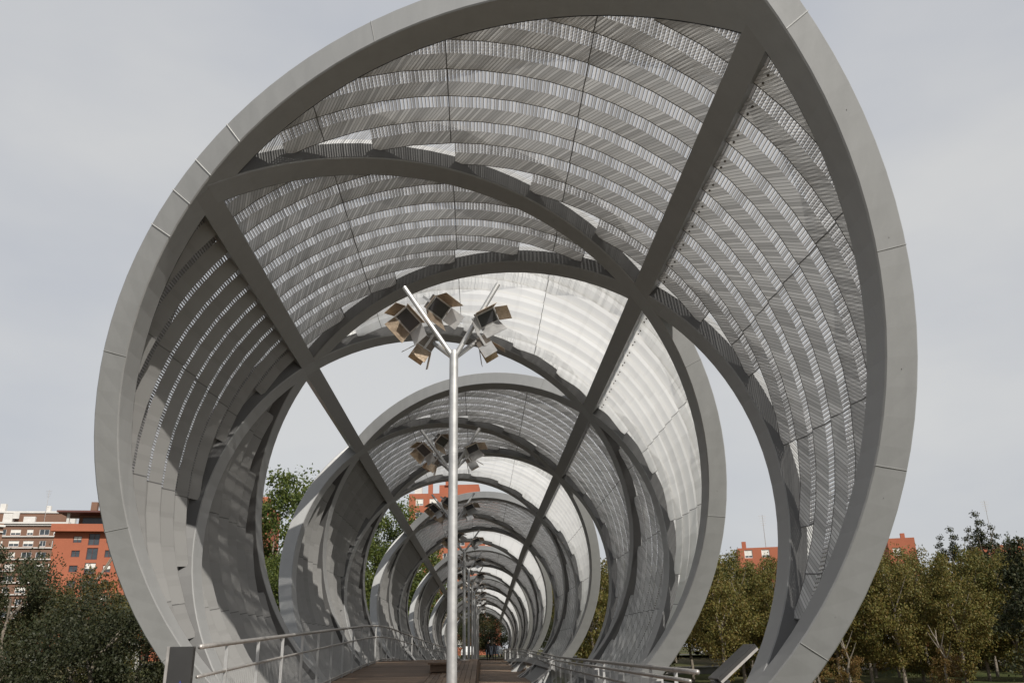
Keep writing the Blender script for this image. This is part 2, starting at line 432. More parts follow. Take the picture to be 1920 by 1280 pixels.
for p in order[300:]:
    vs, uv, fs, mi = panel_geo(p); b = len(V); pm = panel_mats(p); ix = [ml.index(x) for x in pm]
    V += vs; U += uv; Fc += [[b+i for i in f] for f in fs]; MI += [ix[i] for i in mi]
far = badd('mesh_panel', V, Fc, ml, uvs=U, midx=MI); far['kind'] = 'stuff'

# closing and shade strips between the stepped panel ends and the ribs
def closure_and_shade(q, k, near):
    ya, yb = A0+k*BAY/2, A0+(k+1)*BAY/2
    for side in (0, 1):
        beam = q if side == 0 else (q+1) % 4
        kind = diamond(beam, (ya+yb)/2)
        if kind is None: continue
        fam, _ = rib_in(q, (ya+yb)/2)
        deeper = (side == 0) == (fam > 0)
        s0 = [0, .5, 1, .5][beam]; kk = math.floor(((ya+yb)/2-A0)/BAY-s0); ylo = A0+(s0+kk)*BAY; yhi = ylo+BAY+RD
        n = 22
        for (d0, d1, dr0, dr1, key) in ((.012, .10, .012, .235, 'closure_and_shade'), (.08, 1.05, .232, .245, 'lit')):  # dark strip covers the rib web, its shade put into the colour
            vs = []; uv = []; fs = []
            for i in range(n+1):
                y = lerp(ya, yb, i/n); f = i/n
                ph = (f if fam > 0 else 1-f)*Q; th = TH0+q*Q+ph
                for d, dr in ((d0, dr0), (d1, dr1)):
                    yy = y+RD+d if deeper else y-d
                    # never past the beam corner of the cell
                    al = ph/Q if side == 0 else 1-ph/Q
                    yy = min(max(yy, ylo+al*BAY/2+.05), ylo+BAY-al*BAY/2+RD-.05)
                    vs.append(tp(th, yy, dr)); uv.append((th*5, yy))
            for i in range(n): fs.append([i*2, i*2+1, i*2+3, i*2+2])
            mat = M['closure_and_shade'] if key == 'closure_and_shade' else (M['white_net'] if kind == 'W' else M['tread_net'] if (q in (0, 3) and kind == 'M') else M['plain'])
            if near: badd('closing_and_shade_strip', vs, fs, mat, uvs=uv)
            else: yield vs, uv, fs, mat
V, U, Fc, MI = [], [], [], []; ml = [M['closure_and_shade'], M['white_net'], M['tread_net'], M['plain']]
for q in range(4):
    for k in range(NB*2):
        for vs, uv, fs, mat in closure_and_shade(q, k, k < 5):
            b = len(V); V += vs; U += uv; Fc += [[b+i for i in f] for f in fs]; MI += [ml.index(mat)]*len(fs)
o = badd('closing_and_shade_strip', V, Fc, ml, uvs=U, midx=MI); o['kind'] = 'stuff'

# weld beads across the front faces
def bead(rib, fam, t, wd=.03):
    b = MB(); th = TH0+fam*t*Q; y = yr(t)
    p0 = tp(th, y-.004, .0); p1 = tp(th, y-.004, RW); p0 = p0-B0; p1 = p1-B0
    b.tube(p0, p1, wd*.26, n=6); b.build('weld_bead', M['weld'], rib)
for t in (.90, .975, 1.035, 1.10): bead(ribs['A1'], 1, t)
for t in (-.04, .035, 1.42): bead(ribs['C1'], -1, t)
def seam(rib, fam, t, toff=0):
    b = MB(); th = TH0+fam*(t-toff)*Q; y = yr(t); p0 = tp(th, y-.0015, .005)-B0; p1 = tp(th, y-.0015, RW-.005)-B0
    b.tube(p0, p1, .006, n=4); b.build('plate_seam', M['beam'], rib)
for t in (.30, .62, 1.32, 1.62, 1.86): seam(ribs['A1'], 1, t)
for t in (.34, .62, .88, 1.14): seam(ribs['C1'], -1, t)
for t in (1.35, 2.2, 2.55): seam(ribs['C2'], -1, t, 2)
for t in (3.2, 3.5, 4.2): seam(ribs['A1'], 1, t)
b = MB(); p = tp(TH0-1.33*Q, A0+1.33*BAY/2, .24)-B0; b.tube(p+Vector((0, .02, 0)), p+Vector((0, -.09, .0)), .02, n=10); b.build('bolt', M['weld'], ribs['C1'])
# fixing bolts on the panel ends beside the right-hand beam
b = MB()
for j in range(24):
    y = A0+(j+1)*ST-.06
    for dy in (0, -.13):
        th = TH0-.30/tR(y); p = tp(th, y+dy, .135 if dy == 0 else .165); n = (Vector((tx(y), y, tz(y)))-p).normalized()
        b.tube(p-B0-n*.01, p-B0+n*.012, .017, n=6)
b.build('panel_bolt', M['lampbody'], bridge)['kind'] = 'stuff'

# ------------------------------------------------------------------ deck
def zl(y): # left lane ramps up to a crest
    return pw(y, [(2, -1.50), (8, -1.28), (22, -.70), (28, -.46), (31, -.37), (34, -.33), (38, -.36), (45, -.50), (58, -.78), (75, -.98), (130, -1.1)])
def zr(y): return pw(y, [(0, -1.36), (30, -1.33), (55, -1.05), (80, -.98), (130, -1.1)])
def xr(y): return pw(y, [(0, 2.65), (40, 2.62), (60, 2.45), (110, 2.3)])
def xl(y): return pw(y, [(0, -3.75), (40, -3.75), (60, -3.3), (110, -2.6)])
XM = -.2
def strip_z(y): return zl(y)
lane = MB(); y = 3.2
while y < Y_END:
    wd = .142
    z0 = zl(y); x0, x1 = xl(y), -1.42+random.uniform(-.004, .004)
    ang = math.atan2(zl(y+.5)-zl(y-.5), 1.0)
    lane.box(((x0+x1)/2, y+wd/2, z0-.02+random.uniform(-.0015, .0015)), (x1-x0, wd, .04), Matrix.Rotation(ang, 3, 'X'))
    y += .15
deck = empty('bridge_deck', (0, 10, -1.6), 'dark brown timber deck with cross planks between the two railings', 'deck'); D0 = Vector(deck.location)
def dbuild(mb, name, mat, **k):
    mb.v = [v-D0 for v in mb.v]; return mb.build(name, mat, deck, **k)
dbuild(lane, 'deck_planks', M['wood'])['kind'] = 'stuff'
lane = MB(); y = 3.2
while y < Y_END:
    z0 = zr(y); x0, x1 = XM+.03, xr(y)
    ang = math.atan2(zr(y+.5)-zr(y-.5), 1.0)
    lane.box(((x0+x1)/2, y+.071, z0-.02+random.uniform(-.0015, .0015)), (x1-x0, .142, .04), Matrix.Rotation(ang, 3, 'X')); y += .15
dbuild(lane, 'deck_planks', M['wood'])['kind'] = 'stuff'
lane = MB()
xs = [-1.40+.136*i for i in range(9)]
for x in xs:
    y = 3.2+random.uniform(-1, 0)
    while y < Y_END:
        l = 2.9; ym = y+l/2; ang = math.atan2(zl(y+l)-zl(y), l)
        lane.box((x+.065, ym, (zl(y)+zl(y+l))/2-.012+random.uniform(-.001, .001)), (.126, l-.01, .04), Matrix.Rotation(ang, 3, 'X')); y += l
dbuild(lane, 'middle_planks', M['wood'])['kind'] = 'stuff'
# boarded cheek between the raised strip and the lower lane
lane = MB(); y = 3.2
while y < 70:
    top = zl(y)-.002; bot = zr(y)-.05
    if top-bot > .03: lane.box((XM-.005, y+.07, (top+bot)/2), (.03, .132, top-bot))
    y += .14
dbuild(lane, 'cheek_boards', M['wood'])['kind'] = 'stuff'
# steel kerb edges and joists under the planks
kb = MB(); ys = [3.2+i*1.5 for i in range(int((Y_END-3.2)/1.5)+1)]
kb.path([(xl(y)-.03, y, zl(y)+.02) for y in ys], .05, 6); kb.path([(xr(y)+.03, y, zr(y)+.02) for y in ys], .05, 6)
dbuild(kb, 'edge_angle', M['rail'])
jb = MB()
for x, zf in ((-3.0, zl), (-1.9, zl), (-.8, zl), (.5, zr), (1.6, zr)):
    for a, c in zip(ys, ys[1:]):
        p = Vector((x, a, zf(a)-.17)); q = Vector((x, c, zf(c)-.17)); ang = math.atan2(q.z-p.z, q.y-p.y)
        jb.box((p+q)/2, (.1, (q-p).length, .22), Matrix.Rotation(ang, 3, 'X'))
dbuild(jb, 'joist', M['closure_and_shade'])['kind'] = 'stuff'

def bench(x0, x1, y0, y1, label):
    yc = (y0+y1)/2; z = zl(yc); t = empty('timber_bench', ((x0+x1)/2, yc, z), label, 'bench', 'benches along the middle strip')
    n = 6; wd = (x1-x0)/n
    for i in range(n):
        m = MB(); m.box(((i-(n-1)/2)*wd, 0, .20), (wd-.012, y1-y0, .05), bevel_rot(y0, y1)); m.build('slat', M['wood'], t)
    for s_ in (-1, 1):
        m = MB(); m.box((0, s_*(y1-y0)*.42, .08), (x1-x0-.12, .1, .19)); m.build('leg', M['wood'], t)
def bevel_rot(y0, y1): return None
bench(-1.52, -.75, 24.9, 27.6, 'low brown timber bench on the deck just left of the nearest lamp mast')

# ------------------------------------------------------------------ railings
def railing(side, label):
    xf, zf = (xl, zl) if side < 0 else (xr, zr)
    h = 1.22 if side < 0 else 1.05
    y0 = 11.9 if side < 0 else 10.9
    t = empty('railing', (xf(y0), y0, zf(y0)), label, 'railing'); T0 = Vector(t.location)
    off = .04*(-1 if side > 0 else 1)
    ys = [y0+i*.9 for i in range(int((100-y0)/.9))]
    def line(dz, r, name, mat, dx=0., n=8):
        m = MB(); m.path([Vector((xf(y)+off+dx, y, zf(y)+dz))-T0 for y in ys], r, n); return m.build(name, mat, t, smooth=True)
    line(h, .032, 'top_rail', M['rail'])
    line(h*.70, .022, 'middle_rail', M['rail'])
    line(.08, .016, 'bottom_rail', M['rail'])
    if side > 0: line(h-.10, .026, 'hand_rail', M['rail'], -.10)
    m = MB(); m.box((0, 0, 0), (.05, .018, h-.03)); base = m.build('post', M['galv'], t)
    i = 0; y = y0+1.25
    first = True; bi = 0
    while y < 99:
        p = base if first else base.copy()
        if not first: C.objects.link(p); p.parent = t
        p.location = Vector((xf(y)+off, y, zf(y)+(h-.03)/2))-T0; first = False
        y += 1.8; bi += 1
    # fine infill of vertical wires below the middle rail
    m = MB(); y = y0+.1
    while y < 34:
        m.tube(Vector((xf(y)+off, y, zf(y)+.08))-T0, Vector((xf(y)+off, y, zf(y)+h*.70))-T0, .0022, n=3, cap=False); y += .11
    m.build('wire_infill', M['galv'], t)['kind'] = 'stuff'
    if side > 0:
        m = MB(); y = y0+.5; mm = MB()
        mm.box((0, 0, 0), (.16, .02, .03)); mm.box((.08, 0, -.10), (.03, .02, .23)); br = mm.build('bracket', M['galv'], t); first = True
        while y < 60:
            p = br if first else br.copy()
            if not first: C.objects.link(p); p.parent = t
            p.location = Vector((xf(y)+off-.06, y, zf(y)+h-.16))-T0; y += 1.8; first = False
    return t
railing(-1, 'long grey steel railing on the left edge rising over the ramp')
railing(1, 'long grey steel double railing along the right edge of the deck')
# end panels
t = empty('railing_end_panel', (-3.88, 11.75, zl(11.8)), 'dark upright steel end panel with a blue arrow at the left railing', 'panel')
m = MB(); m.box((0, 0, .61), (.30, .10, 1.24)); m.build('panel_body', M['cabinet'], t, bevel=.006)
m = MB(); m.box((-.175, .02, .61), (.04, .12, 1.245)); m.build('edge_post', M['rail'], t, bevel=.004)
m = MB(); m.v = [Vector(p) for p in ((-.08, -.053, .55), (.05, -.053, .55), (.03, -.053, .82), (-.08, -.057, .55), (.05, -.057, .55), (.03, -.057, .82))]
m.f = [[3, 4, 5], [0, 2, 1], [0, 1, 4, 3], [1, 2, 5, 4], [2, 0, 3, 5]]; m.mi = [0]*5; m.build('blue_mark', M['blue'], t)
t = empty('slanted_cabinet', (2.85, 10.75, zr(10.8)), 'grey steel lectern cabinet with a slanted top at the right railing end', 'cabinet')
m = MB(); m.box((-.02, 0, .48), (.20, .16, .96)); m.build('pedestal', M['cabinet'], t, bevel=.006)
# slanted slab leaning up to the right
rot = Matrix.Rotation(R(-38), 3, 'Y')
m = MB(); m.box((.17, .08, 1.15), (.62, .46, .055), rot); m.build('slanted_top', M['cabinet'], t, bevel=.006)
m = MB(); m.box((.19, -.155, 1.125), (.60, .008, .03), rot); m.build('top_edge', M['rail'], t)

# ------------------------------------------------------------------ floodlight masts
def floodlight(parent, loc, aim, spin, sc=1.0):
    aim = Vector(aim).normalized(); q = aim.to_track_quat('-Z', 'Y')
    m = MB(); m.box((0, 0, .05), (.36, .26, .10)); m.box((0, 0, .12), (.30, .20, .06))
    for i in range(5): m.box((-.12+.06*i, 0, .16), (.012, .18, .05))
    h = m.build('floodlight', M['lampbody'], parent)
    h.location = loc; h.rotation_mode = 'QUATERNION'; h.rotation_quaternion = q @ Matrix.Rotation(spin, 3, 'Z').to_quaternion(); h.scale = (sc, sc, sc)
    m = MB(); m.box((0, 0, -.004), (.31, .21, .008)); m.build('glass', M['glass_dark'], h)
    m = MB(); m.box((-.17, 0, -.01), (.02, .27, .02)); m.box((.17, 0, -.01), (.02, .27, .02)); m.box((0, .125, -.01), (.32, .02, .02)); m.box((0, -.125, -.01), (.32, .02, .02))
    m.build('rim', M['galv'], h)
    for k, (ax, L_, w0, w1, tilt) in enumerate(((0, .27, .26, .26, 32), (1, .27, .36, .40, 28), (2, .27, .26, .26, 40), (3, .27, .36, .40, 22))):
        d = MB(); c_ = math.cos(R(tilt)); s_ = math.sin(R(tilt)); off = .185 if ax % 2 == 0 else .135
        pts = [Vector((off, -w0/2, -.02)), Vector((off, w0/2, -.02)), Vector((off+s_*L_, w1/2, -.02-c_*L_)), Vector((off+s_*L_, -w1/2, -.02-c_*L_))]
        nrm = Vector((c_, 0, s_))*.006
        rz = Matrix.Rotation(ax*math.pi/2, 3, 'Z'); d.v = [rz @ p for p in pts]+[rz @ (p+nrm) for p in pts]
        d.f = [[0, 3, 2, 1], [4, 5, 6, 7], [0, 1, 5, 4], [1, 2, 6, 5], [2, 3, 7, 6], [3, 0, 4, 7]]; d.mi = [0]*6
        d.build('barn_door', M['door'] if (k+round(spin*10)) % 3 else M['galv'], h)
    m = MB()
    for s_ in (-1, 1): m.box((s_*.20, 0, .12), (.015, .04, .30))
    m.box((0, 0, .265), (.41, .04, .015)); m.build('yoke', M['galv'], h)
    return h
def mast_proto(loc, H, label):
    t = empty('floodlight_mast', loc, label, 'lamp mast', 'floodlight masts along the middle of the deck')
    m = MB(); m.tube((0, 0, .02), (0, 0, H-.02), .062, .056, n=24); m.tube((0, 0, H-.02), (0, 0, H+.03), .056, .04, n=24); m.build('pole', M['galv'], t, smooth=False)
    m = MB(); m.tube((0, 0, 0), (0, 0, .03), .17, n=16); m.tube((0, 0, H-1.35), (0, 0, H-1.335), .0595, n=24); m.build('base_plate', M['galv'], t)
    arms = [(-.66, -.05, .98), (.58, -.05, 1.02), (-.50, .95, .70), (.40, .95, .66)]
    for a in arms:
        m = MB(); m.tube((0, 0, H-.08), Vector((0, 0, H-.08))+Vector(a)*1.02, .034, .032, n=14); m.build('arm', M['galv'], t, smooth=False)
    z = H
    for loc_, aim, spin in (((-.60, -.10, z+.43), (-.15, -.75, -.55), .95),
                            ((-.22, .20, z+.72), (.42, -.62, -.55), .35),
                            ((.44, -.05, z+.47), (.30, -.72, -.50), -.60),
                            ((-.44, .65, z+.30), (-.55, .15, -.80), .5),
                            ((.42, .65, z+.32), (.50, .10, -.85), -.3)):
        floodlight(t, loc_, aim, spin, .76 if loc_[0] > 0 else .84)
    return t
ZT = 3.68
first = mast_proto((-.36, 10.5, zl(10.5)), ZT-zl(10.5), 'silver floodlight mast nearest to the camera, tallest in view')
masts = [first]
LBL = ['', 'second floodlight mast from the camera, directly behind the nearest one', 'third floodlight mast from the camera in the central row',
       'fourth floodlight mast along the central row of masts', 'fifth floodlight mast along the central row of masts', 'sixth floodlight mast along the central row of masts',
       'seventh floodlight mast along the central row of masts', 'eighth floodlight mast along the central row of masts', 'ninth floodlight mast along the central row of masts',
       'tenth floodlight mast along the central row of masts', 'last and farthest floodlight mast at the far end of the row']
for i in range(1, 11):
    y = 10.5+7.42*i
    m_ = copy_tree(first); m_['label'] = LBL[i]; s_ = (ZT-.045*i-zl(y))/(ZT-zl(10.5))
    m_.location = ([0, -.64, -.82, -.68, -.62, -.56, -.5, -.45, -.42, -.4, -.4][i], y, zl(y)); m_.scale = (1, 1, max(.8, s_)); m_.rotation_euler = (0, 0, random.uniform(-.12, .12))

# ------------------------------------------------------------------ ground and surroundings
def gz(x, y):
    d = -2.75+1.75*sm((y-78)/16)+.12*math.sin(x*.13)*math.cos(y*.11)
    return d
n = 70; vs = []; fs = []
gx = [-420+840*i/n for i in range(n+1)]; gy = [-60+(i/n)**1.6*1400 for i in range(n+1)]
for yy in gy:
    for xx in gx: vs.append((xx*(1+max(0, yy)/300), yy, gz(xx, yy)))
for i in range(n):
    for j in range(n): a = i*(n+1)+j; fs.append([a, a+1, a+n+2, a+n+1])
struct(mesh_obj('ground', vs, fs, M['ground'], smooth=True))
def ribbon(name, pts, wd, mat, dz):
    vs = []; fs = []; P_ = [Vector((x, y, 0)) for x, y in pts]
    for k, p in enumerate(P_):
        d = (P_[min(k+1, len(P_)-1)]-P_[max(k-1, 0)]).normalized(); nrm = Vector((-d.y, d.x, 0))
        for s_ in (-1, 1): q = p+nrm*wd/2*s_; vs.append((q.x, q.y, max(gz(q.x, q.y), gz(p.x, p.y))+dz))
    for k in range(len(P_)-1): fs.append([2*k, 2*k+1, 2*k+3, 2*k+2])
    return struct(mesh_obj(name, vs, fs, mat))
ribbon('path', [(9+2*i, 57+.10*i) for i in range(40)], 5.0, M['path'], .10)
ribbon('road', [(-120+8*i, 101) for i in range(40)], 8.0, M['asphalt'], .12)
# low fence wall at the foot of the bank
t = empty('park_wall', (40, 80, -2.7), 'long low grey concrete wall behind the row of trees on the right', 'wall')
m = MB(); m.box((8, 0, .45), (84, .3, .9)); m.build('wall_base', M['conc'], t)
m = MB(); m.box((8, 0, .95), (84.2, .42, .1)); m.build('coping', M['whitep'], t)

m = MB(); m.box((0, -31, -2.2), (120, 68, 1.3)); struct(m.build('paved_forecourt', M['conc']))
# ---- trees
def leaf_mesh(name, nl, rx, rz, size, mat, seed, shape='round', clumps=34):
    rnd = random.Random(seed); vs = []; fs = []
    cl = []
    for _ in range(clumps):
        while True:
            p = Vector((rnd.uniform(-1, 1), rnd.uniform(-1, 1), rnd.uniform(-1, 1)))
            if .25 < p.length < 1: break
        hh = (p.z+1)/2
        if shape == 'cone': w_ = max(.08, 1-hh)
        elif shape == 'spire': w_ = min(1, .25+.9*(1-hh))
        elif shape == 'column': w_ = .55+.45*math.sin(math.pi*min(1, hh*1.02))
        else: w_ = 1
        cl.append((Vector((p.x*rx*w_, p.y*rx*w_, p.z*rz)), rnd.uniform(.45, 1.0)*(.34 if shape != 'cone' else .26)*rx))
    for _ in range(nl):
        c, r = cl[rnd.randrange(len(cl))]
        d = Vector((rnd.gauss(0, 1), rnd.gauss(0, 1), rnd.gauss(0, 1)*.8)); d = d.normalized()*r*rnd.uniform(.3, 1.1)
        p = c+d; s_ = size*rnd.uniform(.6, 1.3)
        a = Vector((rnd.gauss(0, 1), rnd.gauss(0, 1), rnd.gauss(0, .7))).normalized(); b = a.orthogonal().normalized()
        b = (Matrix.Rotation(rnd.uniform(0, 6.28), 3, a) @ b); e = a.cross(b)
        k = len(vs); vs += [p-b*s_*.5, p+e*s_*.28, p+b*s_*.5, p-e*s_*.28]; fs.append([k, k+1, k+2, k+3])
    me = bpy.data.meshes.new(name); me.from_pydata([tuple(v) for v in vs], [], fs); me.materials.append(mat); return me
def trunk_mesh(h, r, seed, lean=.3, limbs=5):
    rnd = random.Random(seed); m = MB(); pts = [Vector((0, 0, 0))]
    for i in range(1, 7): pts.append(Vector((rnd.uniform(-1, 1)*lean*i/6, rnd.uniform(-1, 1)*lean*i/6, h*i/6)))
    m.path(pts, [r*(1-.75*i/6) for i in range(7)], 7)
    for _ in range(limbs):
        k = rnd.randrange(2, 6); p = pts[k]; a = rnd.uniform(0, 6.28); l = h*rnd.uniform(.22, .4)
        d = Vector((math.cos(a)*.6, math.sin(a)*.6, .9)).normalized()
        m.path([p, p+d*l*.5+Vector((0, 0, .1)), p+d*l+Vector((0, 0, .35))], [r*.42, r*.28, r*.1], 5)
    me = bpy.data.meshes.new('trunk'); me.from_pydata([tuple(v) for v in m.v], [], m.f); me.materials.append(M['bark']); return me
def tree(x, y, crown, trunk, ch, sc, label, group, name='broadleaf_tree', z=None, sz=None, tz_=1.):
    t = empty(name, (x, y, gz(x, y) if z is None else z), label, 'tree', group, rz=random.uniform(0, 6.28))
    o = link(bpy.data.objects.new('crown', crown), t); o.location = (0, 0, ch*sc); o.scale = (sc, sc, sz or sc)
    o = link(bpy.data.objects.new('trunk', trunk), t); o.scale = (sc, sc, sc*tz_)
    return t
AUT = [leaf_mesh('crown', 15000, 2.9, 4.5, .19, M['leaf_autumn'], 10+i, 'column', 80) for i in range(4)]
GRN = [leaf_mesh('crown', 30000, 3.4, 5.6, .2, M['leaf_green'], 20+i, 'round', 110) for i in range(3)]
DRK = [leaf_mesh('crown', 26000, 2.6, 2.9, .11, M[['leaf_dark', 'leaf_olive', 'leaf_black'][i]], 30+i, 'round', 70) for i in range(3)]
RED = [leaf_mesh('crown', 3000, 1.5, 1.9, .17, M['leaf_red'], 40+i, 'round', 40) for i in range(2)]
BSH = [leaf_mesh('crown', 4500, 2.0, 1.5, .17, M['leaf_autumn'], 45+i, 'round', 40) for i in range(2)]
CON = leaf_mesh('crown', 7000, 1.15, 5.0, .16, M['leaf_dark'], 50, 'spire', 90)
CED = leaf_mesh('crown', 9000, 3.2, 4.2, .2, M['leaf_dark'], 51, 'cone', 60)
TR = [trunk_mesh(8.2, .15, 60+i, .5) for i in range(4)]
TRT = [trunk_mesh(5.6, .16, 70+i, .4) for i in range(2)]
# the long row to the right of the ring: front line and back line
k = 0
for i in range(15):
    y = 63+random.uniform(-2, 2); x = y*(.262+.034*i)+random.uniform(-.5, .5)
    sc = random.uniform(.82, .93)
    sc *= .92 if .30 < x/y < .375 else 1
    tree(x, y, AUT[i % 4], TR[i % 4], 5.4, sc, '%s olive autumn tree from the left in the front line right of the ring' % ORD[i], 'autumn trees in the front line', sz=sc*1.12)
for i in range(16):
    y = 73+random.uniform(-2, 2); x = y*(.235+.034*i)+random.uniform(-.6, .6)
    tree(x, y, AUT[(i+2) % 4], TR[(i+1) % 4], 6.6, random.uniform(.86, .97)*(.92 if .29 < x/y < .38 else 1), '%s olive autumn tree from the left in the back line right of the ring' % ORD[i], 'autumn trees in the back line')
for i in range(17):
    y = 88+random.uniform(-2, 2); x = y*(.215+.034*i)+random.uniform(-.6, .6)
    tree(x, y, AUT[(i+1) % 4], TR[i % 4], 4.6, random.uniform(.95, 1.05)*(.84 if .31 < x/y < .38 else 1), '%s low-crowned autumn tree from the left on the bank behind the wall' % ORD[i], 'autumn trees on the bank')
PN = ['tallest slim dark poplar rising above the autumn trees', 'slim poplar just right of the tallest one', 'slim poplar just left of the tallest one', 'shorter poplar at the left end of the poplar group',
      'second poplar from the left end of the poplar group', 'lowest poplar at the right end of the poplar group']
for i, (u, v, hgt) in enumerate(((.590, 90, 15.2), (.606, 91, 13.8), (.577, 90, 13.4), (.541, 92, 12.8), (.556, 91, 13.6), (.622, 92, 12.4))):
    tree(u*v, v, CON, TR[i % 4], 5.3, hgt/10.9, PN[i], 'slim poplars above the autumn trees', 'poplar_tree', z=-1.2)
tree(31.5, 50, CED, TRT[0], 4.2, 1.0, 'dark drooping conifer at the right edge of the park', None, 'conifer_tree')
for i, (u, v) in enumerate(((.375, 50), (.41, 52), (.335, 49), (.52, 54))):
    tree(u*v, v, RED[i % 2], TRT[1], 1.9, .62, ['small russet sapling by the path right of the slanted cabinet', 'small russet sapling by the path in front of the ring foot', 'small russet sapling by the path behind the slanted cabinet', 'small russet sapling by the path right of the ring'][i], 'saplings along the path')
for i in range(16):
    y = 76+random.uniform(-3, 3); x = y*(.235+.034*i)+random.uniform(-1, 1)
    if i in (0, 1): x += 7
    tree(x, y, RED[i % 2] if i % 3 == 0 else BSH[i % 2], TRT[1], 1.15, random.uniform(.85, 1.15), '%s undergrowth bush from the left beneath the autumn trees' % ORD[i], 'undergrowth bushes below the autumn trees', 'bush')
for i, (x, y, sc) in enumerate(((8.8, 72, .95), (10.6, 78, 1.0), (12.6, 71, .95), (14.6, 76, 1.0), (10.0, 92, 1.1), (14.0, 90, 1.05))):
    tree(x, y, AUT[i % 4], TR[i % 4], 5.0, sc, '%s olive tree from the left seen through the open gap right of the far rings' % ORD[i], 'olive trees right of the bridge', sz=sc*1.1)
# green trees seen through the open diamonds on the left
gl = [(-15.5, 66, 1.26), (-19.5, 70, 1.0), (-12.2, 74, 1.0), (-9.2, 80, 1.22), (-7.6, 92, 1.0), (-24, 76, .95), (-12, 56, .72)]
for i, (x, y, sc) in enumerate(gl):
    tree(x, y, GRN[i % 3], TR[i % 4], 7.2, sc*1.05, ['tall bushy green tree behind the first open diamond on the left', 'green tree left of the tall bushy one behind the ring', 'green tree right of the tall bushy one behind the ring',
         'green tree in the second open diamond on the left', 'green tree farthest back in the third open diamond', 'green tree farthest left behind the ring', 'smaller green tree low in the first open diamond'][i], 'green trees left of the bridge')
# dark clump on the left edge
dl = [(-20.6, 39, 1.1, 4.5), (-18.6, 41, 1.0, 3.3), (-14.0, 33, 1.0, 2.5), (-25.5, 42, 1.2, 4.0), (-13.6, 36, .8, 2.4), (-17.5, 30, .7, 1.9), (-20, 33, .75, 1.9)]
dn = ['tall dark bushy tree at the left edge of the park', 'dark tree between the tall bushy one and the orange building', 'nearest dark dense tree beside the foot of the ring', 'dark tree cut by the left picture edge',
      'dark smaller tree hidden behind the foot of the ring', 'low dark bush left of the foot of the ring', 'low dark bush at the lower left corner']
for i, (x, y, sc, ch) in enumerate(dl):
    tree(x, y, DRK[i % 3], TRT[i % 2], ch/sc, sc, dn[i], 'dark trees and bushes left of the ring', 'dense_tree' if i < 5 else 'bush', tz_=(ch+.6*sc)/(5.6*sc))
tree(-26.5, 60, RED[0], TRT[0], 3.6, 1.5, 'russet autumn tree below the orange building', None)
tree(-23.8, 58, AUT[1], TR[0], 4.6, .72, 'yellowish autumn tree between the dark trees and the ring', None)
for i, (x, y, sc) in enumerate(((-5.5, 119, 1.2), (-2.2, 128, 1.15), (1.2, 129, 1.25), (6.2, 120, 1.1), (9.5, 124, 1.2))):
    tree(x, y, DRK[i % 3], TR[i % 4], 3.2, sc*1.35, ['dark tree left of the bridge end', 'dark tree behind the cars at the bridge end, left one', 'dark tree behind the cars at the bridge end, right one', 'dark tree right of the bridge end',
         'dark tree farthest right beyond the bridge end'][i], 'dark trees beyond the bridge end', 'dense_tree')
def tuft_field():
    rnd = random.Random(5); vs = []; fs = []
    for _ in range(9000):
        if rnd.random() < .5: x = rnd.uniform(-26, -6.5); y = rnd.uniform(14, 48)
        else: x = rnd.uniform(8, 44); y = rnd.uniform(24, 62)
        if y > 53 and x > 8: continue
        p = Vector((x, y, gz(x, y)-.02)); a = rnd.uniform(0, 6.28); h = rnd.uniform(.15, .5); d = Vector((math.cos(a), math.sin(a), 0))*rnd.uniform(.04, .12)
        k = len(vs); vs += [p-d, p+d, p+d*.4+Vector((rnd.uniform(-.15, .15), rnd.uniform(-.15, .15), h))]; fs.append([k, k+1, k+2])
    return mesh_obj('grass', vs, fs, M['leaf_green'])
tuft_field()['kind'] = 'stuff'

